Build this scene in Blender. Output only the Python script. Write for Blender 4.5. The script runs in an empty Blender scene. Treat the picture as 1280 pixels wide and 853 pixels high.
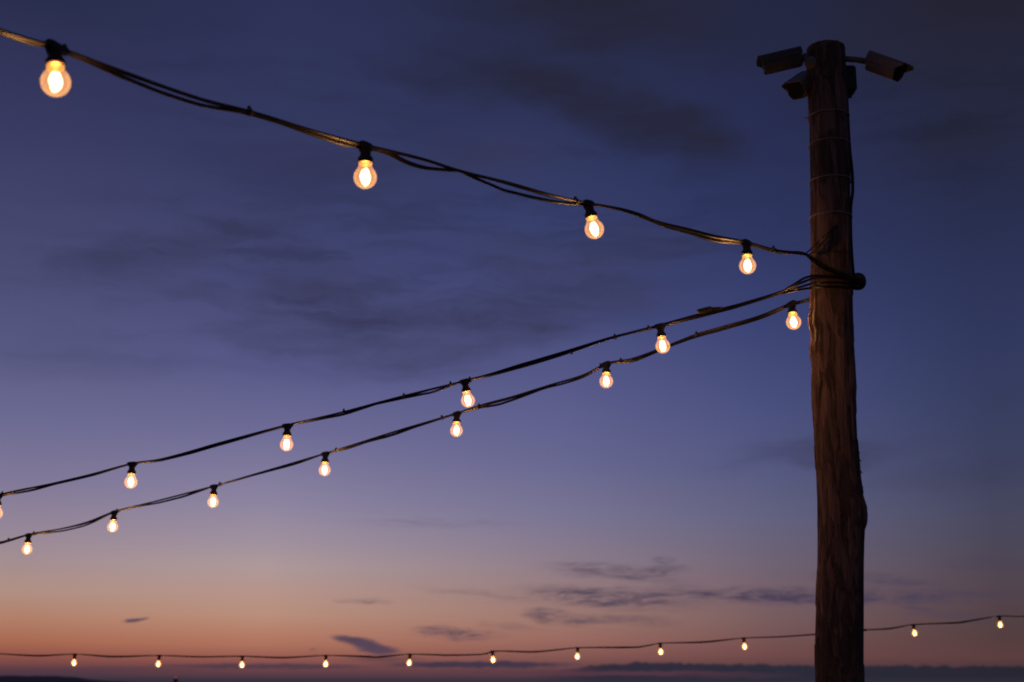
import bpy, bmesh, math, random
from mathutils import Vector, Matrix, noise

random.seed(7)
scene = bpy.context.scene
C = scene.collection

# ------------------------------------------------------------------ camera
W, H, F = 1280.0, 853.0, 1778.0            # measured on the photograph
HORIZON = 872.0
EYE = Vector((0.0, 0.0, 1.6))
PITCH = math.atan((HORIZON - H / 2) / F)
CP, SP = math.cos(PITCH), math.sin(PITCH)


def ray(px, py):
    """world direction through a pixel, scaled to depth 1 along the view axis"""
    u, v = (px - W / 2) / F, -(py - H / 2) / F
    return Vector((u, CP - SP * v, SP + CP * v))


def P(px, py, d):
    return EYE + ray(px, py) * d


def depth_of(p):
    q = p - EYE
    return q.y * CP + q.z * SP


def pix(p):
    q = p - EYE
    d = q.y * CP + q.z * SP
    v = (-q.y * SP + q.z * CP) / d
    return W / 2 + F * q.x / d, H / 2 - F * v


cam_data = bpy.data.cameras.new('camera')
cam = bpy.data.objects.new('camera', cam_data)
C.objects.link(cam)
cam.location = EYE
cam.rotation_euler = (math.pi / 2 + PITCH, 0, 0)
cam_data.sensor_width = 36.0
cam_data.lens = 36.0 * F / W
cam_data.clip_start = 0.05
cam_data.clip_end = 200000
cam_data.dof.use_dof = True
cam_data.dof.focus_distance = 5.05
cam_data.dof.aperture_fstop = 4.5
scene.camera = cam

scene.view_settings.view_transform = 'Standard'
scene.view_settings.look = 'None'
scene.view_settings.exposure = 0
scene.view_settings.gamma = 1
scene.render.engine = 'CYCLES'
scene.cycles.use_denoising = True
scene.cycles.denoising_input_passes = 'RGB_ALBEDO'
scene.cycles.pixel_filter_type = 'BLACKMAN_HARRIS'
scene.cycles.filter_width = 1.9
scene.cycles.max_bounces = 8
scene.cycles.transparent_max_bounces = 24
scene.cycles.sample_clamp_indirect = 2.0
scene.cycles.caustics_reflective = False
scene.cycles.caustics_refractive = False


# ------------------------------------------------------------------ helpers
def lin(r, g, b):
    f = lambda c: (c / 255) / 12.92 if c / 255 <= 0.04045 else ((c / 255 + 0.055) / 1.055) ** 2.4
    return (f(r), f(g), f(b), 1.0)


def interp(tab, x):
    if x <= tab[0][0]:
        return tab[0][1]
    for (a, va), (b, vb) in zip(tab, tab[1:]):
        if x <= b:
            t = (x - a) / (b - a)
            return va + (vb - va) * t
    return tab[-1][1]


def new_obj(name, bm, mat, parent=None, smooth=True):
    bmesh.ops.recalc_face_normals(bm, faces=bm.faces)
    me = bpy.data.meshes.new(name)
    bm.to_mesh(me)
    bm.free()
    if smooth:
        for p in me.polygons:
            p.use_smooth = True
    me.materials.append(mat)
    o = bpy.data.objects.new(name, me)
    C.objects.link(o)
    if parent:
        o.parent = parent
    return o


def thing(name, loc, label, cat, group=None, rot=None):
    o = bpy.data.objects.new(name, None)
    o.empty_display_size = 0.1
    C.objects.link(o)
    o.location = loc
    if rot is not None:
        o.rotation_mode = 'QUATERNION'
        o.rotation_quaternion = rot
    o['label'] = label
    o['category'] = cat
    if group:
        o['group'] = group
    return o


def lathe(bm, prof, seg=24, axis=Matrix.Identity(4), cap=True):
    rings = []
    for r, z in prof:
        ring = []
        for k in range(seg):
            a = 2 * math.pi * k / seg
            ring.append(bm.verts.new(axis @ Vector((r * math.cos(a), r * math.sin(a), z))))
        rings.append(ring)
    for a, b in zip(rings, rings[1:]):
        for k in range(seg):
            bm.faces.new((a[k], a[(k + 1) % seg], b[(k + 1) % seg], b[k]))
    if cap:
        bm.faces.new(rings[0])
        bm.faces.new(rings[-1])


def catmull(pts, step):
    pts = [pts[0] * 2 - pts[1]] + list(pts) + [pts[-1] * 2 - pts[-2]]
    out = []
    for i in range(1, len(pts) - 2):
        p0, p1, p2, p3 = pts[i - 1:i + 3]
        n = max(2, int((p2 - p1).length / step))
        # centripetal-ish: scale tangents by local chord to avoid overshoot
        L = (p2 - p1).length
        m1 = (p2 - p0) * (L / max(1e-6, (p1 - p0).length + L))
        m2 = (p3 - p1) * (L / max(1e-6, (p3 - p2).length + L))
        for k in range(n):
            t = k / n
            h00 = 2 * t ** 3 - 3 * t ** 2 + 1
            h10 = t ** 3 - 2 * t ** 2 + t
            h01 = -2 * t ** 3 + 3 * t ** 2
            h11 = t ** 3 - t ** 2
            out.append(p1 * h00 + m1 * h10 + p2 * h01 + m2 * h11)
    out.append(pts[-2])
    return out


def tube(bm, pts, a, b=None, seg=12, twist=None, step=0.012):
    """sweep an ellipse (semi-axes a, b) along a smooth curve through pts"""
    b = a if b is None else b
    path = catmull(pts, step)
    rings = []
    for i, p in enumerate(path):
        t = (path[min(i + 1, len(path) - 1)] - path[max(i - 1, 0)]).normalized()
        up = Vector((0, 0, 1))
        if abs(t.dot(up)) > 0.95:
            up = Vector((0, 1, 0))
        s = t.cross(up).normalized()
        u = s.cross(t).normalized()
        w = twist(i * step) if twist else 0.0
        e1 = s * math.cos(w) + u * math.sin(w)
        e2 = u * math.cos(w) - s * math.sin(w)
        rings.append([bm.verts.new(p + e1 * (a * math.cos(2 * math.pi * k / seg)) +
                                   e2 * (b * math.sin(2 * math.pi * k / seg))) for k in range(seg)])
    for r0, r1 in zip(rings, rings[1:]):
        for k in range(seg):
            bm.faces.new((r0[k], r0[(k + 1) % seg], r1[(k + 1) % seg], r1[k]))
    bm.faces.new(rings[0])
    bm.faces.new(rings[-1])


def box(bm, sx, sy, sz, m=Matrix.Identity(4), bevel=0.0, seg=2):
    r = bmesh.ops.create_cube(bm, size=1.0, matrix=m @ Matrix.Diagonal((sx, sy, sz, 1)))
    if bevel:
        es = list({e for v in r['verts'] for e in v.link_edges})
        bmesh.ops.bevel(bm, geom=es, offset=bevel, segments=seg, affect='EDGES', profile=0.6)


# ------------------------------------------------------------------ node helper
class NT:
    def __init__(self, tree):
        self.t = tree

    def node(self, kind, **kw):
        n = self.t.nodes.new(kind)
        for k, v in kw.items():
            setattr(n, k, v)
        return n

    def put(self, sock, v):
        if isinstance(v, bpy.types.NodeSocket):
            self.t.links.new(v, sock)
        else:
            sock.default_value = v

    def math(self, op, a, b=None, c=None, clamp=False):
        n = self.node('ShaderNodeMath', operation=op, use_clamp=clamp)
        self.put(n.inputs[0], a)
        if b is not None:
            self.put(n.inputs[1], b)
        if c is not None:
            self.put(n.inputs[2], c)
        return n.outputs[0]

    def rng(self, v, a, b, c, d, smooth=False):
        n = self.node('ShaderNodeMapRange', interpolation_type='SMOOTHSTEP' if smooth else 'LINEAR')
        n.clamp = True
        for s, x in zip(n.inputs, (v, a, b, c, d)):
            self.put(s, x)
        return n.outputs[0]

    def ramp(self, v, stops, interp='LINEAR'):
        n = self.node('ShaderNodeValToRGB')
        n.color_ramp.interpolation = interp
        els = n.color_ramp.elements
        while len(els) < len(stops):
            els.new(0.5)
        for e, (p, c) in zip(els, sorted(stops, key=lambda q: q[0])):
            e.position = p
        for e, (p, c) in zip(els, sorted(stops, key=lambda q: q[0])):
            e.color = c
        self.put(n.inputs[0], v)
        return n.outputs[0]

    def mix(self, f, a, b, blend='MIX'):
        n = self.node('ShaderNodeMix', data_type='RGBA', blend_type=blend)
        self.put(n.inputs[0], f)
        self.put(n.inputs[6], a)
        self.put(n.inputs[7], b)
        return n.outputs[2]

    def noise(self, vec, scale, detail=4, rough=0.5, dist=0.0):
        n = self.node('ShaderNodeTexNoise')
        self.put(n.inputs['Vector'], vec)
        n.inputs['Scale'].default_value = scale
        n.inputs['Detail'].default_value = detail
        n.inputs['Roughness'].default_value = rough
        n.inputs['Distortion'].default_value = dist
        return n.outputs[0], n.outputs[1]

    def mapping(self, vec, loc=(0, 0, 0), rot=(0, 0, 0), scale=(1, 1, 1), kind='POINT'):
        n = self.node('ShaderNodeMapping', vector_type=kind)
        self.put(n.inputs[0], vec)
        n.inputs[1].default_value = loc
        n.inputs[2].default_value = rot
        n.inputs[3].default_value = scale
        return n.outputs[0]


# ------------------------------------------------------------------ sky (world)
def azel(px, py):
    r = ray(px, py).normalized()
    return math.degrees(math.atan2(r.x, r.y)), math.degrees(math.asin(r.z))


def build_world():
    w = bpy.data.worlds.new('World')
    scene.world = w
    w.use_nodes = True
    t = w.node_tree
    t.nodes.clear()
    N = NT(t)
    gen = N.node('ShaderNodeTexCoord').outputs['Generated']
    sep = N.node('ShaderNodeSeparateXYZ')
    N.put(sep.inputs[0], gen)
    x, y, z = sep.outputs
    deg = 180 / math.pi
    az = N.math('MULTIPLY', N.math('ARCTAN2', x, y), deg)
    el = N.math('MULTIPLY', N.math('ARCSINE', z), deg)
    e01 = N.rng(el, -2.0, 32.0, 0.0, 1.0)

    # clear dusk sky: the glow sits low in the north-west (left), night comes in from the right
    cols = [
        (50, [(0, (42, 46, 78)), (168, (57, 59, 98)), (348, (75, 77, 118)), (440, (89, 90, 132)), (528, (108, 107, 146)),
              (600, (128, 120, 152)), (658, (148, 134, 152)), (700, (163, 142, 146)), (738, (176, 144, 132)), (772, (178, 128, 106)),
              (803, (168, 104, 80)), (822, (138, 80, 72)), (836, (96, 62, 68)), (850, (64, 52, 64))]),
        (340, [(0, (45, 50, 86)), (208, (53, 58, 97)), (350, (68, 72, 116)), (458, (88, 89, 136)), (540, (110, 108, 150)), (628, (140, 132, 160)),
               (680, (162, 146, 158)), (708, (174, 153, 154)), (740, (182, 148, 138)), (768, (185, 143, 124)), (788, (182, 128, 106)), (806, (174, 114, 93)),
               (824, (146, 88, 80)), (838, (104, 66, 72)), (850, (66, 53, 67))]),
        (700, [(0, (42, 47, 80)), (150, (46, 52, 90)), (278, (55, 63, 107)), (400, (72, 78, 126)), (508, (92, 94, 140)), (580, (104, 104, 145)),
               (648, (122, 117, 147)), (700, (140, 124, 138)), (740, (152, 124, 124)), (775, (158, 119, 109)), (800, (154, 106, 97)), (819, (136, 89, 83)),
               (835, (108, 70, 74)), (850, (70, 54, 66))]),
        (960, [(0, (36, 40, 68)), (150, (40, 46, 82)), (278, (46, 53, 95)), (400, (58, 66, 113)), (508, (74, 80, 126)), (580, (84, 88, 128)),
               (648, (98, 97, 127)), (700, (109, 98, 116)), (740, (116, 95, 104)), (775, (118, 91, 93)), (800, (116, 82, 82)), (819, (112, 74, 74)), (850, (60, 48, 58))]),
        (1230, [(0, (35, 35, 50)), (158, (37, 41, 66)), (278, (41, 47, 79)), (338, (44, 51, 86)), (430, (50, 57, 94)), (508, (55, 62, 96)), (580, (62, 66, 96)), (648, (71, 72, 94)),
                (700, (78, 70, 84)), (740, (82, 68, 76)), (775, (82, 64, 68)), (798, (84, 62, 63)), (822, (92, 62, 64)), (850, (54, 44, 54))]),
    ]
    col, prev = None, None
    for cx, stops in cols:
        st = [((azel(cx, py)[1] + 2) / 34, lin(*c)) for py, c in stops]
        st.append((0.0, lin(40, 38, 44)))
        top = stops[0][1]
        st.append((0.99, lin(*(c * 0.86 for c in top))))
        rc = N.ramp(e01, st, 'LINEAR')
        a0 = azel(cx, 500)[0]
        if col is None:
            col = rc
        else:
            col = N.mix(N.rng(az, prev, a0, 0, 1), col, rc)
        prev = a0
    # away from the afterglow (behind and far to the sides) and overhead the sky is plain deep blue
    absaz = N.math('ABSOLUTE', N.math('ADD', az, 8.0))
    col = N.mix(N.rng(absaz, 40, 95, 0, 1, True), col, N.ramp(e01, [(0.0, lin(38, 38, 44)), (0.06, lin(66, 60, 76)), (0.5, lin(44, 46, 70)), (1, lin(32, 35, 58))]))

    # ---- clouds: soft elongated patches at fixed directions, broken up by stretched noise
    comb = N.node('ShaderNodeCombineXYZ')
    N.put(comb.inputs[0], az)
    N.put(comb.inputs[1], el)
    ae = comb.outputs[0]
    PXD = math.degrees(1 / F)                       # degrees per pixel

    def warped(scale, sx, sy, amp_x, amp_y, detail=4, seed=0.0):
        v = N.mapping(ae, loc=(seed, seed * 1.7, seed * .3), scale=(sx, sy, 1))
        _, nc = N.noise(v, scale, detail, 0.55)
        sub = N.node('ShaderNodeVectorMath', operation='SUBTRACT')
        N.put(sub.inputs[0], nc)
        sub.inputs[1].default_value = (0.5, 0.5, 0.5)
        mul = N.node('ShaderNodeVectorMath', operation='MULTIPLY')
        N.put(mul.inputs[0], sub.outputs[0])
        mul.inputs[1].default_value = (amp_x, amp_y, 0)
        add = N.node('ShaderNodeVectorMath', operation='ADD')
        N.put(add.inputs[0], ae)
        N.put(add.inputs[1], mul.outputs[0])
        return add.outputs[0]

    def blob(vec, cx, cy, rx, ry, rot, op, inner=0.1):
        a, e = azel(cx, cy)
        ca = 1 / max(0.85, math.cos(math.radians(e)))
        m = N.mapping(vec, loc=(a, e, 0), rot=(0, 0, -math.radians(rot)), scale=(rx * PXD * ca, ry * PXD, 1), kind='TEXTURE')
        ln = N.node('ShaderNodeVectorMath', operation='LENGTH')
        N.put(ln.inputs[0], m)
        return N.rng(ln.outputs[1], inner, 1.0, op, 0.0, True)

    def field(vec, blobs, brk):
        inv = None
        for b in blobs:
            k = N.math('SUBTRACT', 1.0, blob(vec, *b))
            inv = k if inv is None else N.math('MULTIPLY', inv, k)
        return N.math('MULTIPLY', N.math('SUBTRACT', 1.0, inv), brk, clamp=True)

    # high smoky streaks
    hi = warped(0.45, 0.6, 1.2, 4.2, 2.0, 5, 3.1)
    rot_v = N.mapping(ae, rot=(0, 0, math.radians(14)), scale=(0.22, 0.75, 1))
    n1, _ = N.noise(rot_v, 1.3, 8, 0.64, 0.5)
    brk1 = N.rng(n1, 0.26, 0.64, 0.5, 1.1)
    fib_v = N.mapping(hi, rot=(0, 0, math.radians(20)), scale=(0.16, 1.5, 1), loc=(5.0, 2.0, 0))
    n3, _ = N.noise(fib_v, 1.0, 8, 0.62, 0.2)
    brk1 = N.math('MULTIPLY', brk1, N.rng(n3, 0.32, 0.60, 0.38, 1.25))
    brk0 = N.math('ADD', N.math('MULTIPLY', brk1, 0.42), 0.58)
    f1 = field(hi, [
        (735, 8, 280, 100, 6, 1.0), (660, 98, 210, 42, 14, .75), (760, 132, 200, 56, 17, .85), (862, 172, 135, 54, 14, .8), (560, 105, 140, 34, 10, .5),
        (1215, 175, 120, 50, 0, .6), (1130, 50, 190, 70, 5, .5), (930, 60, 120, 40, 8, .35)], brk0)
    col = N.mix(f1, col, lin(38, 38, 57))
    f2 = field(hi, [
        (190, 318, 150, 40, -10, .8), (300, 285, 130, 34, -14, .6), (430, 375, 190, 70, 12, .8), (640, 400, 230, 62, -6, .9), (330, 420, 120, 40, 0, .4),
        (700, 335, 190, 60, 8, .7), (470, 440, 220, 46, 2, .65), (620, 192, 140, 40, 4, .55), (400, 205, 190, 50, 8, .4), (90, 450, 170, 40, 0, .3), (820, 300, 120, 50, 10, .4)], brk1)
    col = N.mix(N.math('MULTIPLY', f2, 0.78), col, lin(57, 57, 88))
    # thin feathered veil through the middle and upper sky
    fib2 = N.mapping(hi, rot=(0, 0, math.radians(26)), scale=(0.11, 0.95, 1), loc=(1.0, 7.0, 0))
    n5, _ = N.noise(fib2, 1.0, 8, 0.6, 0.12)
    f2b = field(hi, [(450, 330, 560, 190, -4, .6), (330, 120, 380, 110, 8, .3), (1180, 150, 240, 170, 0, .4), (800, 260, 260, 110, 12, .4)], N.rng(n5, 0.44, 0.62, 0.0, 1.0, True))
    col = N.mix(f2b, col, (0.62, 0.60, 0.57, 1), 'MULTIPLY')
    f3 = field(hi, [(1040, 566, 150, 30, 2, .6), (1210, 595, 130, 22, -2, .45), (960, 580, 120, 16, 0, .2), (1260, 500, 40, 24, 0, .25)], brk1)
    col = N.mix(f3, col, lin(58, 57, 82))

    # low wisps near the horizon
    lo = warped(1.1, 0.55, 2.6, 1.6, 0.5, 6, 9.7)
    low_v = N.mapping(ae, rot=(0, 0, math.radians(4)), scale=(0.7, 4.2, 1), loc=(2.2, 0, 0))
    n2, _ = N.noise(low_v, 1.2, 8, 0.66, 0.9)
    brk2 = N.rng(n2, 0.34, 0.60, 0.12, 1.25)
    thr_v = N.mapping(lo, rot=(0, 0, math.radians(7)), scale=(0.42, 6.5, 1), loc=(0.0, 3.0, 0))
    n4, _ = N.noise(thr_v, 1.0, 9, 0.68, 1.1)
    brk2 = N.math('MULTIPLY', brk2, N.rng(n4, 0.36, 0.58, 0.35, 1.3))
    f4 = field(lo, [
        (460, 753, 44, 6, 3, .4), (575, 792, 74, 11, 2, .65), (640, 783, 60, 6, 5, .3),
        (770, 716, 120, 14, 5, .55), (832, 713, 42, 9, -4, .7), (828, 701, 18, 5, 0, .6),
        (760, 747, 150, 18, 4, .8), (860, 742, 70, 15, 3, .6), (700, 772, 62, 13, 6, .75), (780, 775, 90, 9, 3, .4),
        (1020, 746, 170, 16, 1, .85), (1100, 725, 110, 12, 6, .5), (1180, 747, 120, 14, -2, .65), (930, 745, 60, 12, 0, .7),
        (1240, 705, 90, 12, 0, .35), (1200, 770, 90, 9, 3, .3), (610, 745, 120, 8, 6, .22), (540, 655, 140, 8, 0, .15)], brk2)
    col = N.mix(f4, col, lin(74, 64, 86))
    # two small crisp ones
    crisp = warped(3.2, 0.6, 2.2, 0.5, 0.2, 6, 1.3)
    f5 = field(crisp, [(174, 774, 15, 3.2, -5, .95, .3), (164, 776.5, 13, 2.6, 2, .9, .3), (449, 803, 40, 8, 9, .95, .3), (472, 812, 36, 9, 6, .95, .3), (432, 799, 26, 5, 8, .8, .3),
                       (1148, 761, 27, 4, 9, .75, .3), (393, 812, 8, 3, 0, .4)], 1.0)
    col = N.mix(f5, col, lin(82, 66, 86))

    # cloud bank lying on the horizon, its top edge bumpy
    f6 = field(crisp, [(600, 831, 150, 5.5, 0, 1.0, .4), (330, 833, 170, 4.5, 0, .75, .3), (480, 824, 70, 6, 0, .5), (160, 836, 150, 5, 0, .3), (60, 842, 160, 9, 0, .35)], 1.0)
    col = N.mix(f6, col, lin(66, 54, 72))
    bump_v = N.mapping(ae, scale=(1.5, 0.0, 1), loc=(4.0, 0, 0))
    nb, _ = N.noise(bump_v, 1.0, 7, 0.62)
    ctop = [(690, 838), (760, 829), (800, 827), (960, 830), (1100, 831), (1280, 832)]
    base_top = N.ramp(N.rng(az, -2.0, 22.0, 0, 1), [((azel(px, py)[0] + 2) / 24, (azel(px, py)[1] / 4,) * 3 + (1,)) for px, py in ctop])
    top = N.math('MULTIPLY', base_top, 4.0)
    top = N.math('ADD', top, N.math('MULTIPLY', N.math('SUBTRACT', nb, 0.5), 0.42))
    bank = N.rng(N.math('SUBTRACT', top, el), -0.02, 0.10, 0, 1, True)
    bank = N.math('MULTIPLY', bank, N.rng(az, azel(640, 830)[0], azel(760, 830)[0], 0, 1, True))
    col = N.mix(N.math('MULTIPLY', bank, 0.96), col, N.ramp(N.rng(az, 0, 20, 0, 1), [(0, lin(46, 43, 60)), (.5, lin(41, 42, 57)), (1, lin(37, 37, 48))]))
    gap = field(crisp, [(770, 842, 250, 4.5, 0, .75, .2), (640, 839, 150, 4, 0, .4, .2), (920, 846, 110, 2.5, 0, .35, .2)], 1.0)
    col = N.mix(gap, col, lin(92, 58, 70))
    # dusty grey layer right at the horizon
    col = N.mix(N.rng(el, azel(640, 853)[1] - 0.1, azel(640, 844)[1], .85, 0, True), col, lin(50, 46, 60))
    # under the horizon
    col = N.mix(N.rng(el, -0.6, -0.05, 1, 0), col, lin(34, 33, 36))

    bg = N.node('ShaderNodeBackground')
    N.put(bg.inputs[0], col)
    bg.inputs[1].default_value = 1.0
    out = N.node('ShaderNodeOutputWorld')
    t.links.new(bg.outputs[0], out.inputs[0])
    w.cycles.sampling_method = 'MANUAL'
    w.cycles.sample_map_resolution = 512


build_world()


# ------------------------------------------------------------------ materials
def mat_principled(name, color, rough=0.6, bump=0.0, bump_scale=60.0, var=0.0, spec=0.5, metal=0.0):
    m = bpy.data.materials.new(name)
    m.use_nodes = True
    N = NT(m.node_tree)
    b = m.node_tree.nodes['Principled BSDF']
    b.inputs['Roughness'].default_value = rough
    b.inputs['Metallic'].default_value = metal
    b.inputs['Specular IOR Level'].default_value = spec
    obj = N.node('ShaderNodeTexCoord').outputs['Object']
    f, _ = N.noise(obj, bump_scale, 5, 0.6)
    c = (*color, 1)
    lo = tuple(v * (1 - var) for v in color) + (1,)
    N.put(b.inputs['Base Color'], N.ramp(f, [(0.3, lo), (0.7, c)]))
    if bump:
        bn = N.node('ShaderNodeBump')
        bn.inputs['Strength'].default_value = bump
        bn.inputs['Distance'].default_value = 0.002
        N.put(bn.inputs['Height'], f)
        N.put(b.inputs['Normal'], bn.outputs[0])
    return m


def mat_wood():
    m = bpy.data.materials.new('weathered_wood')
    m.use_nodes = True
    N = NT(m.node_tree)
    b = m.node_tree.nodes['Principled BSDF']
    obj = N.node('ShaderNodeTexCoord').outputs['Object']
    v1 = N.mapping(obj, scale=(1, 1, 0.10))
    grain, _ = N.noise(v1, 46.0, 7, 0.68, 0.25)
    v2 = N.mapping(obj, scale=(1, 1, 0.22))
    patch, _ = N.noise(v2, 24.0, 8, 0.70, 0.9)
    v3 = N.mapping(obj, scale=(1, 1, 0.035))
    fibre, _ = N.noise(v3, 150.0, 4, 0.7)
    spots, _ = N.noise(obj, 55.0, 5, 0.6)
    c = N.ramp(grain, [(0.30, (0.15, 0.085, 0.065, 1)), (0.48, (0.33, 0.185, 0.135, 1)), (0.70, (0.48, 0.29, 0.21, 1))])
    # leftovers of dark bark between peeled strips
    bark = N.rng(patch, 0.48, 0.55, 0, 1, True)
    c = N.mix(N.math('MULTIPLY', bark, 0.74), c, (0.12, 0.076, 0.058, 1))
    c = N.mix(N.rng(fibre, 0.35, 0.75, 0.0, 0.35), c, (0.09, 0.055, 0.04, 1))
    c = N.mix(N.rng(spots, 0.60, 0.72, 0.0, 0.4), c, (0.46, 0.30, 0.19, 1))
    N.put(b.inputs['Base Color'], c)
    b.inputs['Roughness'].default_value = 0.78
    b.inputs['Specular IOR Level'].default_value = 0.3
    h = N.math('ADD', N.math('MULTIPLY', grain, 0.6), N.math('ADD', N.math('MULTIPLY', fibre, 0.35), N.math('MULTIPLY', bark, -0.35)))
    bn = N.node('ShaderNodeBump')
    bn.inputs['Strength'].default_value = 1.0
    bn.inputs['Distance'].default_value = 0.014
    N.put(bn.inputs['Height'], h)
    N.put(b.inputs['Normal'], bn.outputs[0])
    return m


def mat_glass():
    m = bpy.data.materials.new('glow_bulb_glass')
    m.use_nodes = True
    t = m.node_tree
    t.nodes.clear()
    N = NT(t)
    tr = N.node('ShaderNodeBsdfTransparent')
    tr.inputs[0].default_value = (0.97, 0.94, 0.90, 1)
    gl = N.node('ShaderNodeBsdfGlossy')
    gl.inputs['Roughness'].default_value = 0.3
    lw = N.node('ShaderNodeLayerWeight')
    lw.inputs[0].default_value = 0.22
    mx = N.node('ShaderNodeMixShader')
    N.put(mx.inputs[0], N.math('MULTIPLY', lw.outputs[0], 0.12))
    t.links.new(tr.outputs[0], mx.inputs[1])
    t.links.new(gl.outputs[0], mx.inputs[2])
    em = N.node('ShaderNodeEmission')                    # glow painted into the glass, in place of scattered filament light
    em.inputs[0].default_value = (1.0, 0.43, 0.10, 1)
    cen = N.math('POWER', N.math('SUBTRACT', 1.0, lw.outputs[1]), 2.0)
    rim = N.math('POWER', lw.outputs[1], 4.0)
    N.put(em.inputs[1], N.math('MULTIPLY', N.math('ADD', N.math('ADD', N.math('MULTIPLY', cen, 0.7), N.math('MULTIPLY', rim, 0.9)), 1.0), GLASS_GLOW))
    mx2 = N.node('ShaderNodeAddShader')
    t.links.new(mx.outputs[0], mx2.inputs[0])
    t.links.new(em.outputs[0], mx2.inputs[1])
    m.cycles.emission_sampling = 'NONE'
    out = N.node('ShaderNodeOutputMaterial')
    t.links.new(mx2.outputs[0], out.inputs[0])
    return m


def mat_emit(name, color, strength):
    m = bpy.data.materials.new(name)
    m.use_nodes = True
    t = m.node_tree
    t.nodes.clear()
    N = NT(t)
    e = N.node('ShaderNodeEmission')
    e.inputs[0].default_value = (*color, 1)
    e.inputs[1].default_value = strength
    out = N.node('ShaderNodeOutputMaterial')
    t.links.new(e.outputs[0], out.inputs[0])
    return m


GLASS_GLOW = 0.24
FILAMENT = 12.0
LAMP_W = 3.0
M_WOOD = mat_wood()
M_GLASS = mat_glass()
M_FIL = mat_emit('hot_filament', (1.0, 0.50, 0.19), FILAMENT)
M_FIL.cycles.emission_sampling = 'NONE'      # the lamp inside each globe does the lighting
M_RUBBER = mat_principled('black_rubber', (0.045, 0.041, 0.038), 0.65, 0.0, 120, 0.25)
M_CABLE = mat_principled('black_cable', (0.014, 0.012, 0.0105), 0.5, 0.0, 90, 0.2, spec=0.28)
M_BRASS = mat_principled('brass_cap', (0.34, 0.20, 0.075), 0.5, 0.1, 150, 0.2, metal=0.9)
M_WIRE = mat_principled('pale_tie_wire', (0.50, 0.42, 0.36), 0.5, 0.2, 200, 0.2)
M_DARKWIRE = mat_principled('dark_wire', (0.07, 0.065, 0.06), 0.6, 0.1, 200, 0.2)
M_CAMW = mat_principled('grey_camera_paint', (0.30, 0.25, 0.215), 0.5, 0.15, 90, 0.18)
M_CAMD = mat_principled('dark_camera_paint', (0.10, 0.10, 0.105), 0.5, 0.1, 90, 0.2)
M_CAMF = mat_principled('black_front_glass', (0.03, 0.03, 0.033), 0.25, 0.0, 90, 0.1)
M_BOX = mat_principled('dark_plastic', (0.07, 0.066, 0.066), 0.6, 0.15, 80, 0.25)


# ------------------------------------------------------------------ ground, hills
def mat_ground(name, c0, c1, s):
    m = bpy.data.materials.new(name)
    m.use_nodes = True
    N = NT(m.node_tree)
    b = m.node_tree.nodes['Principled BSDF']
    obj = N.node('ShaderNodeTexCoord').outputs['Object']
    f, _ = N.noise(obj, s, 8, 0.65)
    N.put(b.inputs['Base Color'], N.ramp(f, [(0.35, (*c0, 1)), (0.65, (*c1, 1))]))
    b.inputs['Roughness'].default_value = 0.95
    return m


bm = bmesh.new()
bmesh.ops.create_circle(bm, cap_ends=True, radius=60000, segments=96)
ground = new_obj('ground', bm, mat_ground('dry_grass', (0.06, 0.06, 0.035), (0.12, 0.105, 0.06), 1.3), smooth=False)
ground['kind'] = 'structure'

bm = bmesh.new()
prof = [(-520, 868), (-380, 858), (-260, 850), (-140, 846), (-60, 844.5), (-20, 845), (20, 845), (60, 845.2), (85, 846.6), (105, 848.4), (122, 850.6),
        (150, 852.2), (190, 855), (240, 858.5), (300, 863), (380, 869)]
rows = []
for k in range(0, 13):
    s = k / 12
    prow = []
    for i in range(181):
        px = -520 + 900 * i / 180
        d = 9000 + 2600 * (s - 0.5)
        y0 = interp(prof, px)
        hgt = (HORIZON - y0) / F * 9000 * (1 + 0.05 * noise.noise(Vector((px * 0.05, 3.0, 0))))
        hgt *= (1 - abs(2 * s - 1) ** 1.7)
        base = P(px, HORIZON, d)
        prow.append(bm.verts.new((base.x, base.y, max(-2, hgt) - 1)))
    rows.append(prow)
for a, b in zip(rows, rows[1:]):
    for i in range(180):
        bm.faces.new((a[i], a[i + 1], b[i + 1], b[i]))
hills = new_obj('hills', bm, mat_ground('hazed_hill_scrub', (0.26, 0.20, 0.21), (0.33, 0.26, 0.27), 0.004))  # scrub colour lightened to stand in for distance haze
hills['kind'] = 'structure'

# ------------------------------------------------------------------ distant tower with its red light
td = 3000.0
tb = P(218.4, HORIZON, td)
tb.z = 0
t_top = P(218.4, 848.2, td).z
tower = thing('tower', tb, 'tiny distant tower with a red light on top, on the horizon at the lower left', 'tower')
bm = bmesh.new()
box(bm, 9.5, 9.5, t_top * 0.55, Matrix.Translation((0, 0, t_top * 0.275)), 0.4)
box(bm, 7.0, 7.0, t_top * 0.45, Matrix.Translation((0, 0, t_top * 0.775)), 0.4)
box(bm, 9.0, 9.0, 1.6, Matrix.Translation((0, 0, t_top * 0.9)), 0.2)
new_obj('shaft', bm, mat_principled('tower_concrete', (0.15, 0.14, 0.15), 0.9, 0, 0.3, 0.2), tower, smooth=False)
bm = bmesh.new()
lathe(bm, [(0.5, t_top), (0.45, t_top + 1.2), (1.5, t_top + 1.4), (1.8, t_top + 2.6), (1.3, t_top + 3.8), (0.2, t_top + 4.2)], 12)
new_obj('beacon', bm, mat_emit('red_beacon', (1.0, 0.12, 0.10), 0.45), tower)

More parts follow.
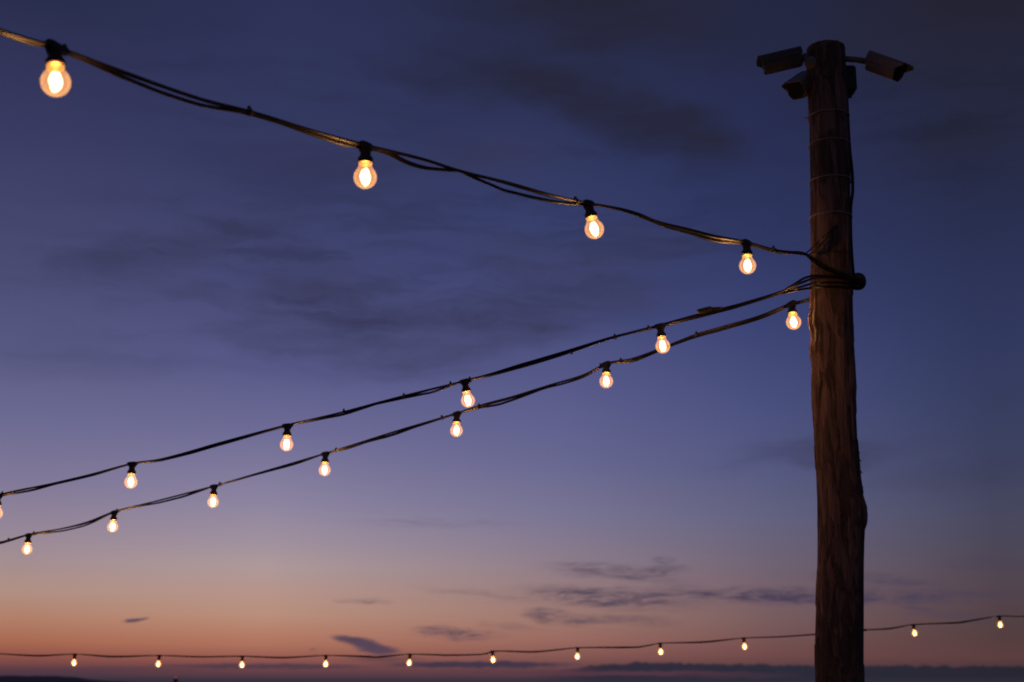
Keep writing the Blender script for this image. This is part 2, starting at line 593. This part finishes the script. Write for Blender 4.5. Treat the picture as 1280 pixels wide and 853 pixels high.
# ------------------------------------------------------------------ the wooden pole
POLE_Y = P(1040, 350, 5.2).y
EDGE = [(60, 1008.5, 1056), (80, 1009, 1057), (120, 1010, 1059), (160, 1012, 1060.5), (220, 1013, 1062.5), (270, 1013.2, 1063.2),
        (330, 1013.6, 1064.5), (360, 1013.2, 1065.5), (385, 1012.2, 1066), (398, 1010.6, 1066.3), (407, 1010.6, 1066.4), (414, 1013, 1066.5),
        (424, 1013.4, 1066.8), (434, 1011.8, 1067.4), (444, 1012.4, 1068), (455, 1014.6, 1068.6), (470, 1015.2, 1069), (483, 1015.5, 1069.8), (500, 1016, 1069.2),
        (550, 1018, 1071.5), (600, 1020.4, 1075.4), (622, 1021.2, 1079), (634, 1021.4, 1082.6), (645, 1021.4, 1084), (655, 1021.3, 1083.4), (664, 1021.2, 1080.4),
        (680, 1021.2, 1079.6), (700, 1021, 1079.2), (750, 1020, 1079), (800, 1019, 1079), (853, 1019.5, 1079), (950, 1019.5, 1080)]


def pole_at(py):
    l = interp([(a, b) for a, b, c in EDGE], py)
    r = interp([(a, c) for a, b, c in EDGE], py)
    cx = (l + r) / 2
    d = ray(cx, py)
    k = (POLE_Y - EYE.y) / d.y
    p = EYE + d * k
    return p, (r - l) / 2 / F * k            # centre on the axis, radius


def pole_front(px, py, off):
    """point on the near side of the pole surface, pushed out by off"""
    c, r = pole_at(py)
    R = r + off
    k = depth_of(c)
    for _ in range(8):
        p = P(px, py, k)
        dx = max(-R * 0.98, min(R * 0.98, p.x - c.x))
        yy = c.y - math.sqrt(R * R - dx * dx)
        k = k + (yy - p.y) / CP
    return P(px, py, k)


pole_base = Vector((pole_at(950)[0].x, POLE_Y, 0))
pole = thing('wooden_pole', pole_base, 'tall weathered wooden pole with peeling bark, carrying cameras and light strings', 'pole')
bm = bmesh.new()
SEG = 112
rings = []
ys = [60 + 790 * i / 560 for i in range(561)]
for j, py in enumerate(ys):
    c, r = pole_at(py)
    ring = []
    for k in range(SEG):
        a = 2 * math.pi * k / SEG
        ca, sa = math.cos(a), math.sin(a)
        n = 0.030 * noise.noise(Vector((ca * 2.2, sa * 2.2, c.z * 1.6)))
        n += 0.026 * noise.noise(Vector((ca * 7, sa * 7, c.z * 2.2)))
        n += 0.016 * noise.noise(Vector((ca * 18, sa * 18, c.z * 5.0)))
        cr = noise.noise(Vector((ca * 9 + 5, sa * 9, c.z * 0.9)))
        n -= 0.055 * max(0.0, 1 - abs(cr) * 9)                # long drying cracks
        fl = noise.noise(Vector((ca * 4 + 11, sa * 4, c.z * 7)))
        n += 0.035 * (1 if fl > 0.22 else 0) * (1 if c.z < 3.05 else .3)   # strips of bark left on
        rr = r * (1 + n) * (0.985 if j > 1 else 0.96)
        ring.append(bm.verts.new((c.x + rr * ca - pole_base.x, c.y + rr * sa - pole_base.y, c.z)))
    rings.append(ring)
# down to the ground
c, r = pole_at(850)
low = []
for k in range(SEG):
    v = rings[-1][k].co
    low.append(bm.verts.new((v.x, v.y, 0.0)))
rings.append(low)
for a, b in zip(rings, rings[1:]):
    for k in range(SEG):
        bm.faces.new((a[k], a[(k + 1) % SEG], b[(k + 1) % SEG], b[k]))
bm.faces.new(rings[0])
bm.faces.new(rings[-1])


def spike(px, py, dx, dy, r=0.0022):
    c, R = pole_at(py)
    d = depth_of(c)
    a = P(px, py, d) - pole_base
    b = P(px + dx, py + dy, d) - pole_base
    t = (b - a).normalized()
    m = Matrix.Translation(a) @ t.to_track_quat('Z', 'Y').to_matrix().to_4x4()
    L = (b - a).length
    lathe(bm, [(r * 1.4, -0.006), (r, L * .4), (0.0004, L)], 6, m)


for s in [(1069.3, 484, 2.2, 1.0), (1073, 567, 2.6, -1.5), (1074.5, 575, 2.5, 2.0), (1075.5, 589, 2.8, 3.2), (1077, 610, 3.0, -0.6), (1080.3, 634, 2.8, -4.0),
          (1082, 639, 2.0, -3.4), (1010.8, 399, -1.4, -3), (1012, 434, -1.5, 2.5)]:
    spike(*s)
new_obj('trunk', bm, M_WOOD, pole)


def pole_ring(py, name, mat, rad0, tail=False, a0=0, tilt=0.0):
    rad = rad0 * 1.2
    c, r = pole_at(py)
    bm = bmesh.new()
    pts = []
    for k in range(49):
        a = 2 * math.pi * k / 48
        rr = r * 1.012 + rad
        pts.append(Vector((c.x + rr * math.cos(a) - pole_base.x, c.y + rr * math.sin(a) - pole_base.y,
                           c.z + tilt * math.cos(a) + 0.0015 * noise.noise(Vector((a * 2, py, 0))))))
    tube(bm, pts, rad, seg=8, step=0.02)
    if tail:
        e = P(1010.5, py - 1, depth_of(c)) - pole_base
        g = P(1006.2, py + 0.5, depth_of(c) - 0.01) - pole_base
        tube(bm, [e, (e + g) / 2 + Vector((0, 0, -.003)), g], rad * 1.3, seg=6)
    return new_obj(name, bm, mat, pole)


pole_ring(147, 'tie_wire', M_WIRE, 0.0017, True)
pole_ring(182, 'tie_wire', M_WIRE, 0.0017)
pole_ring(228, 'tie_wire', M_WIRE, 0.0018)
pole_ring(273, 'tie_wire', M_WIRE, 0.0018)
pole_ring(322, 'dark_wire', M_DARKWIRE, 0.0014)

# cable that runs from the cameras down the right edge of the pole
bm = bmesh.new()
dd = depth_of(pole_at(200)[0])
tube(bm, [P(x, y, d) - pole_base for x, y, d in [(1058, 112, 5.38), (1060.5, 160, 5.32), (1062.5, 190, 5.3), (1065.2, 215, 5.27), (1065.8, 240, 5.26), (1063.6, 258, 5.24),
                                                  (1063.4, 290, 5.22), (1064.8, 320, 5.2), (1067, 345, 5.19)]], 0.006, seg=10)
new_obj('camera_cable', bm, M_CABLE, pole)

# dark ball-shaped insulator on the right side, where the strings are tied off
kc = P(1073.0, 352.0, 5.19)
bm = bmesh.new()
ax = Matrix.Translation(kc - pole_base) @ Vector((1, -0.15, 0.05)).to_track_quat('Z', 'Y').to_matrix().to_4x4()
lathe(bm, [(0.014, -0.048), (0.019, -0.030), (0.027, -0.024), (0.031, -0.014), (0.0325, -0.002), (0.031, 0.009), (0.026, 0.018), (0.017, 0.0245), (0.006, 0.0275)], 24, ax)
new_obj('insulator_knob', bm, M_RUBBER, pole)
bm = bmesh.new()
nail = P(1079.2, 788, depth_of(pole_at(788)[0])) - pole_base
lathe(bm, [(0.0028, -0.02), (0.0028, 0.006), (0.0062, 0.0062), (0.005, 0.009)], 10, Matrix.Translation(nail) @ Vector((1, -0.2, 0.1)).to_track_quat('Z', 'Y').to_matrix().to_4x4())
new_obj('nail', bm, M_DARKWIRE, pole)

# ------------------------------------------------------------------ bulbs
R_BULB = 0.0275
DROP = 0.0815                                     # cable centre to globe centre


def make_bulb():
    root = thing('light_bulb', (0, 0, 0), 'x', 'light bulb')
    # holder: clip that grips the cable, ribbed neck, collar
    bm = bmesh.new()
    v = []
    for (hx, hy, z) in [(0.017, 0.0075, 0.0068), (0.0225, 0.0085, 0.0035), (0.0235, 0.0085, -0.004), (0.0165, 0.0100, -0.0085), (0.0128, 0.0118, -0.0135)]:
        v.append([bm.verts.new((hx * sx, hy * sy, z)) for sx, sy in ((1, .8), (.6, 1.15), (-.6, 1.15), (-1, .8), (-1, -.8), (-.6, -1.15), (.6, -1.15), (1, -.8))])
    for a, b in zip(v, v[1:]):
        for k in range(8):
            bm.faces.new((a[k], a[(k + 1) % 8], b[(k + 1) % 8], b[k]))
    bm.faces.new(v[0])
    bm.faces.new(v[-1])
    lathe(bm, [(0.0128, -0.0120), (0.0131, -0.016), (0.0125, -0.018), (0.0131, -0.020), (0.0125, -0.022), (0.0131, -0.024), (0.0127, -0.027),
               (0.0150, -0.0295), (0.0174, -0.0318), (0.0183, -0.035), (0.0174, -0.0365), (0.0183, -0.038), (0.0183, -0.0445), (0.0174, -0.0460), (0.0163, -0.0460), (0.0160, -0.041)], 28)
    new_obj('lamp_holder', bm, M_RUBBER, root)
    bm = bmesh.new()
    lathe(bm, [(0.0140, -0.0380), (0.0142, -0.0420), (0.0136, -0.0440), (0.0090, -0.0448)], 24)
    new_obj('screw_cap', bm, M_BRASS, root)
    # globe: pear-shaped shoulder running into the sphere
    bm = bmesh.new()
    prof = [(0.0150, -0.0440), (0.0154, -0.0495), (0.0162, -0.0535), (0.0177, -0.0572)]
    a0 = math.radians(46)
    for k in range(25):
        a = a0 + (math.pi - a0) * k / 24
        prof.append((max(0.0003, R_BULB * math.sin(a)), -DROP + R_BULB * math.cos(a)))
    lathe(bm, prof, 48, cap=False)
    globe = new_obj('glass_globe', bm, M_GLASS, root)
    # glass stem + filament sticks
    bm = bmesh.new()
    lathe(bm, [(0.0065, -0.0470), (0.0045, -0.0540), (0.0026, -0.0600), (0.0022, -0.0660), (0.0015, -0.0670)], 14)
    new_obj('stem', bm, M_STEM, globe)
    bm = bmesh.new()
    for k in range(6):
        a = 2 * math.pi * (k + .3) / 6
        kz = 0.0015 * (k % 3)
        q = [Vector((0.0048 * math.cos(a), 0.0048 * math.sin(a), -0.0610 - kz)),
             Vector((0.0098 * math.cos(a + .2), 0.0098 * math.sin(a + .2), -0.0770 - kz)),
             Vector((0.0092 * math.cos(a + .4), 0.0092 * math.sin(a + .4), -0.0870 - kz)),
             Vector((0.0042 * math.cos(a + .6), 0.0042 * math.sin(a + .6), -0.0965 - kz * 1.4))]
        tube(bm, q, 0.0024, seg=8, step=0.004)
    new_obj('filament', bm, M_FIL, globe)
    ld = bpy.data.lights.new('lamp_light', 'POINT')
    ld.color = (1.0, 0.47, 0.17)
    ld.energy = LAMP_W
    ld.shadow_soft_size = 0.0125
    ld.cycles.use_multiple_importance_sampling = False
    lo = bpy.data.objects.new('lamp_light', ld)
    C.objects.link(lo)
    lo.parent = globe
    lo.location = (0, 0, -DROP + 0.002)
    return root


M_STEM = M_GLASS
proto = make_bulb()
proto_used = [False]


def copy_tree(o, parent=None):
    c = o.copy()
    C.objects.link(c)
    if parent:
        c.parent = parent
    for ch in list(o.children):
        copy_tree(ch, c)
    return c


TILT = {69: 12, 992: 19, 757: 16, 570: 13, 405: 6, 266: 3, 140: 10, 33: 6}     # degrees a bulb is swung towards the viewer by its twisted cable
GROUP = 'lit globe bulbs on the light strings'


def place_bulb(px, py, d, roll, spin, along, label):
    """globe centre at the given pixel and depth; returns the point where its clip grips the cable"""
    o = proto if not proto_used[0] else copy_tree(proto)
    proto_used[0] = True
    c = P(px, py, d)
    rr = math.radians(roll)
    tt = math.radians(TILT.get(int(px), 2))
    up = Vector((math.sin(rr) * math.cos(tt), math.sin(tt), math.cos(rr) * math.cos(tt)))          # from the globe up to the cable
    along = (along - up * along.dot(up)).normalized()
    side = up.cross(along)
    m = Matrix((along, side, up)).transposed()
    o.location = c + up * DROP
    o.rotation_mode = 'QUATERNION'
    o.rotation_quaternion = m.to_quaternion()
    for ch in o.children:
        if ch.name.startswith('glass_globe'):
            ch.rotation_euler = (0, 0, random.uniform(0, 6.28))
    o['label'] = label
    o['group'] = GROUP
    o['category'] = 'light bulb'
    return c + up * DROP


# ------------------------------------------------------------------ strings
def tie(parent, p, along, org):
    bm = bmesh.new()
    t = along.normalized()
    up = Vector((0, 0, 1))
    up = (up - t * up.dot(t)).normalized()
    s = t.cross(up)
    m = Matrix((s, up, t)).transposed().to_4x4()
    m = Matrix.Translation(p - org) @ m
    lathe(bm, [(0.0070, -0.0028), (0.0092, -0.0028), (0.0092, 0.0028), (0.0070, 0.0028), (0.0070, -0.0028)], 14, m, cap=False)
    box(bm, 0.006, 0.007, 0.006, m @ Matrix.Translation((0, 0.0105, 0)), 0.0012, 2)
    new_obj('cable_tie', bm, M_RUBBER, parent)


def make_string(name_label, cat, pts_mid, bulbs, second, ties, depth_tab, end_pts=(), end_pts2=(), a=0.0064, b=0.0040, seed=0.0, slack=1.0):
    """pts_mid: free cable pixels between bulbs; bulbs: (px, py, roll, label); depth by pixel column"""
    dep = lambda px: interp(depth_tab, px)
    # clip points first
    grips = []
    keys = sorted([(x, y) for x, y in pts_mid] + [(x, y - 30) for x, y, *_ in bulbs])
    for i, (px, py, roll, lab) in enumerate(bulbs):
        d = dep(px)
        k = [q for q in keys]
        left = max([q for q in k if q[0] < px - 3], default=k[0], key=lambda q: q[0])
        right = min([q for q in k if q[0] > px + 3], default=k[-1], key=lambda q: q[0])
        along = P(right[0], right[1], dep(right[0])) - P(left[0], left[1], dep(left[0]))
        g = place_bulb(px, py, d, roll, 0, along, lab)
        grips.append((pix(g)[0], g))
    allp = [(x, P(x, y, dep(x))) for x, y in pts_mid] + grips
    allp.sort(key=lambda q: q[0])
    main = [p for _, p in allp] + list(end_pts)
    org = main[-1].copy()
    root = thing('light_string', org, name_label, cat, 'black light string cables')
    tw = lambda s, o: 1.2 * noise.noise(Vector((s * 1.6, o, seed))) * 2
    bm = bmesh.new()
    tube(bm, [p - org for p in main], a, b, 12, lambda s: tw(s, 0.0))
    new_obj('cable', bm, M_CABLE, root)
    # second cable follows the first with its own slack
    samples = catmull([p for _, p in allp], 0.02)
    sec = []
    lastx = None
    for p in samples:
        x, y = pix(p)
        if lastx is not None and abs(x - lastx) < 9:
            continue
        lastx = x
        off = interp(second, x) * slack
        d = depth_of(p)
        wob = 0.004 * noise.noise(Vector((x * 0.02, seed, 4.0)))
        sec.append(P(x, y + off, d + 0.0085 + wob))
    sec += list(end_pts2)
    bm = bmesh.new()
    tube(bm, [p - org for p in sec], a * .92, b, 12, lambda s: tw(s, 7.0))
    new_obj('cable', bm, M_CABLE, root)
    for x in ties:
        i = min(range(1, len(samples) - 1), key=lambda k: abs(pix(samples[k])[0] - x))
        tie(root, samples[i] + Vector((0, .003, 0)), samples[i + 1] - samples[i - 1], org)
    return root, org


# --- top string: comes from above the camera's left shoulder to the pole
s1_depth = [(-700, 1.5), (-160, 2.25), (69, 2.64), (456, 3.37), (743, 4.05), (934, 4.66), (1008, 4.95), (1070, 5.1)]
s1_mid = [(-700, -235), (-400, -118), (-160, -28), (0, 38), (130, 82), (250, 124), (320, 142), (400, 167), (527, 199), (575, 214), (630, 228), (690, 245),
          (780, 263.5), (826, 279.5), (862, 288), (893, 296), (972, 313.5)]
end1 = [P(1006, 318, 5.0), pole_front(1018, 324, .008), pole_front(1031, 332.5, .008), pole_front(1048, 341, .008), pole_front(1062, 347, .010), P(1069, 350.5, 5.14)]
end1b = [P(1004, 317, 5.02), pole_front(1018, 328, .007), pole_front(1031, 336.5, .007), pole_front(1048, 344, .007), pole_front(1062, 350, .009), P(1068, 352.5, 5.14)]
sec1 = [(-700, 6), (-160, 6), (0, 3), (40, 4), (62, 1), (110, 2), (150, 6), (200, 8), (245, 7.5), (300, 3), (350, 1.5), (400, 3.5), (430, 5), (457, 2),
        (480, 1), (505, 8), (527, 11), (550, 6), (575, 0), (600, 5), (630, 10), (660, 9), (700, 6), (726, 3), (742, 0), (800, -1.5), (826, 1), (860, 3), (893, 5),
        (932, 2), (972, 2.5), (1008, 1.5)]
str1, org1 = make_string('thick twin cable of the top light string, sloping down from upper left to pole', 'cable', s1_mid, [
    (69.5, 103, -9, 'largest lit globe bulb, at the upper left corner on the top string'),
    (456.5, 222, -1, 'lit globe bulb hanging upright on the top string, second from its upper left end'),
    (743, 287, -12, 'lit globe bulb leaning to the right on the top string, third from its left end'),
    (934.5, 332.5, 0, 'lit globe bulb on the top string next to the pole, above the two other strings')],
    sec1, [82, 312, 722, 985], s1_depth, end1, end1b, seed=1.0)
# thin guy wire from the string up to the pole
bm = bmesh.new()
tube(bm, [p - org1 for p in [P(1007, 317.5, 5.0), P(1012, 313, 5.02), pole_front(1022, 303, .004), pole_front(1034, 292, .004), pole_front(1045, 281, .004)]], 0.0024, seg=8)
tube(bm, [p - org1 for p in [P(1007, 318.5, 5.0), pole_front(1016, 316, .005), pole_front(1026, 306, .004), pole_front(1036, 294, .004), pole_front(1046, 281.5, .004)]], 0.0022, seg=8)
new_obj('guy_wire', bm, M_DARKWIRE, str1)

# --- middle string
s2_depth = [(-900, 7.2), (-5, 6.3), (163, 6.12), (358, 5.9), (585, 5.65), (828, 5.37), (1000, 5.17), (1070, 5.12)]
s2_mid = [(-900, 728), (-500, 694), (-200, 652), (-40, 626), (20, 614), (69, 604), (115, 593), (200, 574.5), (278, 553.5), (395, 523.5), (430, 515), (511, 494), (613, 469.5), (690, 448),
          (769, 421.5), (877, 393), (925, 381)]
end2 = [P(986, 361.5, 5.16), P(999, 355, 5.13), pole_front(1014, 349, .007), pole_front(1026, 347, .008), pole_front(1042, 347, .008), pole_front(1058, 349, .008), P(1070, 351, 5.13)]
end2b = [P(986, 364, 5.17), P(999, 359.5, 5.14), pole_front(1014, 355, .007), pole_front(1026, 353.5, .007), pole_front(1042, 353, .007), pole_front(1058, 354, .007), P(1070, 354, 5.13)]
sec2 = [(-200, 3), (0, 1.5), (20, 3.5), (40, 4), (69, 1), (115, 1.5), (165, 0), (200, 2), (240, 3), (300, 2), (358, 0), (395, 2), (430, 4), (470, 0.5), (511, 3), (540, 5), (576, 0),
        (613, -2), (650, -4), (690, -4), (740, -2), (769, -1), (824, 1), (877, 3), (925, 2.5), (986, 3)]
str2, org2 = make_string('black twin cable of the middle light string, rising from the left edge to the pole', 'cable', s2_mid, [
    (-4.6, 642, 0, 'lit globe bulb cut off by the left edge, at the end of the middle string'),
    (163.6, 603, 0, 'first fully visible lit globe bulb from the left edge on the middle string'),
    (358.2, 556, 0, 'lit upright globe bulb on the middle string, next one left of the leaning bulb'),
    (585, 501, -10, 'lit globe bulb leaning right on the middle string, its glass touching the string below'),
    (828.5, 433, -6, 'lit globe bulb on the middle string nearest the pole, overlapping the cable below')],
    sec2, [2, 430, 503, 561, 588, 717, 769, 812], s2_depth, end2, end2b, seed=2.0, slack=.8)
# third thin loop round the pole and the taped plug on the cable
bm = bmesh.new()
tube(bm, [p - org2 for p in [P(978, 367, 5.18), P(999, 362.5, 5.15), pole_front(1015, 360, .006), pole_front(1030, 358.5, .006), pole_front(1048, 358.5, .006), pole_front(1062, 359.5, .007), P(1072, 357, 5.15)]],
     0.0058, 0.0042, seg=10)
tube(bm, [p - org2 for p in [P(982, 362, 5.15), P(994, 355, 5.12), P(1005, 348, 5.12), pole_front(1017, 345.3, .013), pole_front(1040, 345, .014), pole_front(1058, 347, .012), P(1071, 349, 5.12)]],
     0.0056, 0.0044, seg=10)
new_obj('tie_off_loop', bm, M_CABLE, str2)
bm = bmesh.new()
pa, pb = P(872.5, 390, 5.31), P(889, 385.8, 5.29)
tube(bm, [pa - org2, (pa * .6 + pb * .4) - org2, pb - org2], 0.0115, 0.0095, seg=14)
tube(bm, [P(884, 387, 5.295) - org2, P(893, 386, 5.29) - org2, P(903, 385.6, 5.28) - org2], 0.007, 0.006, seg=12)
new_obj('plug', bm, M_RUBBER, str2)

# --- lower string
s3_depth = [(-900, 10.6), (-300, 8.8), (33, 7.8), (141, 7.45), (266, 7.08), (405, 6.68), (570, 6.22), (758, 5.78), (992, 5.22), (1014, 5.25), (1040, 5.3)]
s3_mid = [(-900, 812), (-500, 768), (-200, 715), (0, 678), (80, 660.5), (110, 653), (200, 625.5), (317, 593.5), (430, 560), (501, 537.5), (603, 507), (640, 497), (690, 481), (731, 468.5),
          (790, 449), (836, 432), (871, 418.5), (900, 410.5), (950, 396)]
end3 = [P(1004, 376.5, 5.27), P(1014, 373, 5.26), P(1024, 371, 5.29), P(1040, 369, 5.31), P(1058, 364, 5.27), P(1072, 357, 5.21)]
end3b = [P(1004, 377.5, 5.28), P(1014, 374.5, 5.27), P(1024, 373, 5.30), P(1040, 371, 5.32), P(1058, 366, 5.28), P(1071, 358, 5.22)]
sec3 = [(-200, 3), (0, 2), (34, 0), (50, 2), (80, 4), (110, 4), (142, 0), (170, 1), (200, 4), (230, 4), (265, 0), (317, 1), (370, 3), (406, 0), (430, 3), (460, 2), (490, 4.5), (520, 2), (569, 0),
        (603, 3), (620, 6), (650, 4), (680, 2), (700, 4), (731, 3), (760, 0), (790, 4), (836, 1), (871, 3), (900, 3.5), (960, 3), (992, 1), (1014, 1)]
str3, org3 = make_string('black twin cable of the lower near light string, rising from the left to the pole', 'cable', s3_mid, [
    (33.7, 687, 0, 'leftmost lit globe bulb of the lower near string, just inside the left edge'),
    (140.8, 659, 0, 'small lit globe bulb on the lower near string, second from the left edge'),
    (266.3, 628, 0, 'lit globe bulb on the lower near string, third from the left edge'),
    (405.8, 588, 0, 'lit globe bulb on the lower near string, fourth from the left edge'),
    (570.5, 538.5, 0, 'lit globe bulb straight below the leaning bulb where the two strings cross'),
    (757.8, 477, 2, 'lit globe bulb on the lower near string, second from the pole'),
    (992, 403, 0, 'lit globe bulb hanging right beside the pole, lighting its peeling bark')],
    sec3, [11, 43, 147, 275, 420, 553, 600, 754, 777, 870], s3_depth, end3, end3b, seed=3.0, slack=.75)

# --- far string, low across the picture behind the pole
s4_depth = [(-900, 13.5), (2200, 13.5)]
s4_mid = [(-900, 770), (-500, 796), (-200, 811), (0, 817.5), (48, 819.4), (140, 820.4), (250, 821), (355, 821.8), (460, 820.6), (470, 821.4), (562, 818.8), (610, 817.4), (668, 814.6),
          (780, 809), (800, 808.6), (880, 802.5), (975, 796), (1018, 793), (1050, 790.4), (1081, 787.6), (1112, 785.6), (1190, 778.6), (1200, 778), (1280, 770.6), (1400, 757), (1700, 716), (2200, 630)]
sec4 = [(0, 0), (48, 1.0), (92, 0), (140, 1), (198, 0), (250, .6), (302, 0), (355, .8), (407, 0), (460, 1), (511, 0), (562, .8), (616, 0), (668, .8), (721, 0), (780, 1), (826, 0), (880, .8), (931, 0), (1018, .6),
        (1081, 0.2), (1112, .8), (1143, 0), (1200, .9), (1250, 0)]
far = [(92.5, 829), (197.8, 830.6), (302.4, 831.6), (407.2, 830.6), (511.5, 829), (616.4, 825.2), (721.6, 821), (826, 815.4), (930.8, 808.8), (1143.3, 792), (1250.4, 781.5)]
words = ['leftmost tiny lit bulb on the far low string, above the dark hill',
         'tiny lit bulb on the far low string, directly above the distant tower',
         'third tiny lit bulb from the left on the far low string',
         'tiny lit bulb on the far low string just left of the dark wedge cloud',
         'tiny lit bulb on the far low string just right of the dark wedge cloud',
         'sixth tiny lit bulb from the left on the far low string',
         'tiny lit bulb on the far low string, third to the left of the pole',
         'tiny lit bulb on the far low string, second to the left of the pole',
         'tiny lit bulb on the far low string, nearest the pole on its left side',
         'tiny lit bulb on the far low string, nearest the pole on its right side',
         'tiny lit bulb at the far right edge of the far low string']
str4, org4 = make_string('thin black cable of the far light string, low across the sky behind the pole', 'cable', s4_mid,
                         [(x, y, random.uniform(-5, 5), w) for (x, y), w in zip(far, words)], sec4, [], s4_depth, a=0.0066, b=0.005, seed=4.0)


# ------------------------------------------------------------------ security cameras
def frame(aim, roll=0.0):
    x = aim.normalized()                                   # local +X looks forward
    up = Vector((0, 0, 1))
    y = up.cross(x).normalized()
    z = x.cross(y)
    m = Matrix((x, y, z)).transposed()
    return (m.to_quaternion() @ Matrix.Rotation(math.radians(roll), 3, 'X').to_quaternion())


def sec_cam(center, aim, roll, label, mount, body_mat, shield_mat, bracket_mat, L=0.15, Wd=0.062, Ht=0.058, over=0.02, plate=None, arm=0.0085):
    q = frame(aim, roll)
    root = thing('security_camera', center, label, 'security camera', 'security cameras on top of the pole', q)
    R = q.to_matrix()
    # housing: chamfered lower edges
    bm = bmesh.new()
    w, h = Wd / 2, Ht / 2
    sec = [(-w, h), (w, h), (w, -h * .35), (w * .62, -h), (-w * .62, -h), (-w, -h * .35)]
    vs = []
    for x, s in ((-L / 2, .9), (-L / 2 + .006, 1), (L / 2 - .004, 1), (L / 2, .96)):
        vs.append([bm.verts.new((x, a * s, b * s)) for a, b in sec])
    for a, b in zip(vs, vs[1:]):
        for k in range(6):
            bm.faces.new((a[k], a[(k + 1) % 6], b[(k + 1) % 6], b[k]))
    bm.faces.new(vs[0])
    bm.faces.new(vs[-1])
    hous = new_obj('housing', bm, body_mat, root, smooth=False)
    # front glass with lens and LEDs set into it
    bm = bmesh.new()
    vs = []
    for x, s in ((L / 2 - .002, .9), (L / 2 + .003, .88)):
        vs.append([bm.verts.new((x, a * s, b * s)) for a, b in sec])
    for k in range(6):
        bm.faces.new((vs[0][k], vs[0][(k + 1) % 6], vs[1][(k + 1) % 6], vs[1][k]))
    bm.faces.new(vs[0])
    bm.faces.new(vs[1])
    lathe(bm, [(0.0125, 0.0), (0.0125, 0.003), (0.0095, 0.0035), (0.0085, 0.001)], 20,
          Matrix.Translation((L / 2 + .0025, 0, 0)) @ Matrix.Rotation(math.pi / 2, 4, 'Y'))
    new_obj('front_glass', bm, M_CAMF, hous, smooth=False)
    # sunshield: folded sheet over the top, sloping front edge on its side flaps
    bm = bmesh.new()
    t = 0.003
    w2 = w + .005
    top = h + .006
    out_s = [(-w2, h * .05), (-w2, top - .008), (-w2 + .010, top), (w2 - .010, top), (w2, top - .008), (w2, h * .05)]
    in_s = [(-w2 + t, h * .05), (-w2 + t, top - .009), (-w2 + .011, top - t), (w2 - .011, top - t), (w2 - t, top - .009), (w2 - t, h * .05)]
    rows = []
    for x in (-L / 2 - .004, L / 2 - .012, L / 2 + over):
        f = 1.0 if x > L / 2 else 0.0
        lift = lambda b: b if f == 0 else max(b, top - .0135)
        rows.append([bm.verts.new((x, a, lift(b))) for a, b in out_s] + [bm.verts.new((x, a, lift(b))) for a, b in reversed(in_s)])
    n = 12
    for a, b in zip(rows, rows[1:]):
        for k in range(n):
            bm.faces.new((a[k], a[(k + 1) % n], b[(k + 1) % n], b[k]))
    for r in (rows[0], rows[-1]):
        for k in range(5):
            bm.faces.new((r[k], r[k + 1], r[n - 2 - k], r[n - 1 - k]))
    new_obj('sunshield', bm, shield_mat, root, smooth=False)
    # bracket: arm from the back of the housing to the pole, with a joint and a round plate
    inv = R.transposed()
    loc = lambda p: inv @ (p - center)
    bm = bmesh.new()
    pts = [loc(p) for p in mount]
    tube(bm, [Vector((-L / 2 + .01, 0, -h * .1)), Vector((-L / 2 - .012, 0, -h * .1))] + pts, arm, seg=12)
    lathe(bm, [(0.006, -.014), (0.0125, -.011), (0.0135, 0), (0.0125, .011), (0.006, .014)], 16, Matrix.Translation((-L / 2 - .014, 0, -h * .1)) @ Matrix.Rotation(math.pi / 2, 4, 'X'))
    br = new_obj('bracket', bm, bracket_mat, root)
    if plate is not None:
        bm = bmesh.new()
        pc, pn, pr = plate
        m = Matrix.Translation(loc(pc)) @ (inv @ pn).to_track_quat('Z', 'Y').to_matrix().to_4x4()
        lathe(bm, [(pr * .9, -.006), (pr, -.004), (pr, .004), (pr * .85, .010), (pr * .55, .017), (pr * .5, .024), (pr * .3, .027)], 24, m)
        new_obj('mounting_plate', bm, bracket_mat, br)
    return root


top_d = depth_of(pole_at(75)[0])
sec_cam(P(978, 77.5, top_d - .02), Vector((-1, 0.10, -0.21)), 0,
        'dark bullet camera pointing left from the pole top, on a pale round mount', [P(1007, 77, top_d - .02), P(1013, 78, top_d - .03)],
        M_CAMD, M_CAMD, M_CAMW, L=.145, Wd=.062, Ht=.058, over=.018, plate=(P(1013.5, 79, top_d - .055), Vector((-.8, -.6, -.12)), .026))
sec_cam(P(1004.5, 107, top_d + .01), Vector((-0.58, -0.62, -0.60)), -6,
        'brown lit bullet camera half hidden behind the pole, below the dark one', [P(1022, 92, top_d + .10), P(1030, 90, top_d + .06)],
        M_CAMW, M_CAMW, M_CAMW, L=.14, Wd=.074, Ht=.070, over=.024)
sec_cam(P(1106, 84.5, top_d - .03), Vector((0.66, -0.62, -0.62)), 4,
        'bullet camera on a short arm, pointing right and down from the pole top', [P(1078, 76, top_d + .02), P(1060, 74, top_d), P(1050, 73.5, top_d)],
        M_CAMW, M_CAMW, M_CAMW, L=.135, Wd=.068, Ht=.068, over=.028, arm=.0115)

jb = P(1058.5, 101.5, depth_of(pole_at(101)[0]) + .05)
junction = thing('junction_box', jb, 'dark rounded junction box on the right side of the pole, under the arm camera', 'junction box')
bm = bmesh.new()
box(bm, 0.052, 0.075, 0.100, Matrix.Identity(4), 0.008, 3)
new_obj('case', bm, M_BOX, junction)
bm = bmesh.new()
box(bm, 0.005, 0.066, 0.090, Matrix.Translation((0.0272, 0, 0)), 0.002, 2)
new_obj('lid', bm, M_BOX, junction)
bm = bmesh.new()
lathe(bm, [(0.010, -0.012), (0.010, 0.004), (0.007, 0.006)], 12, Matrix.Translation((0.006, 0, -0.056)))
new_obj('cable_gland', bm, M_BOX, junction)
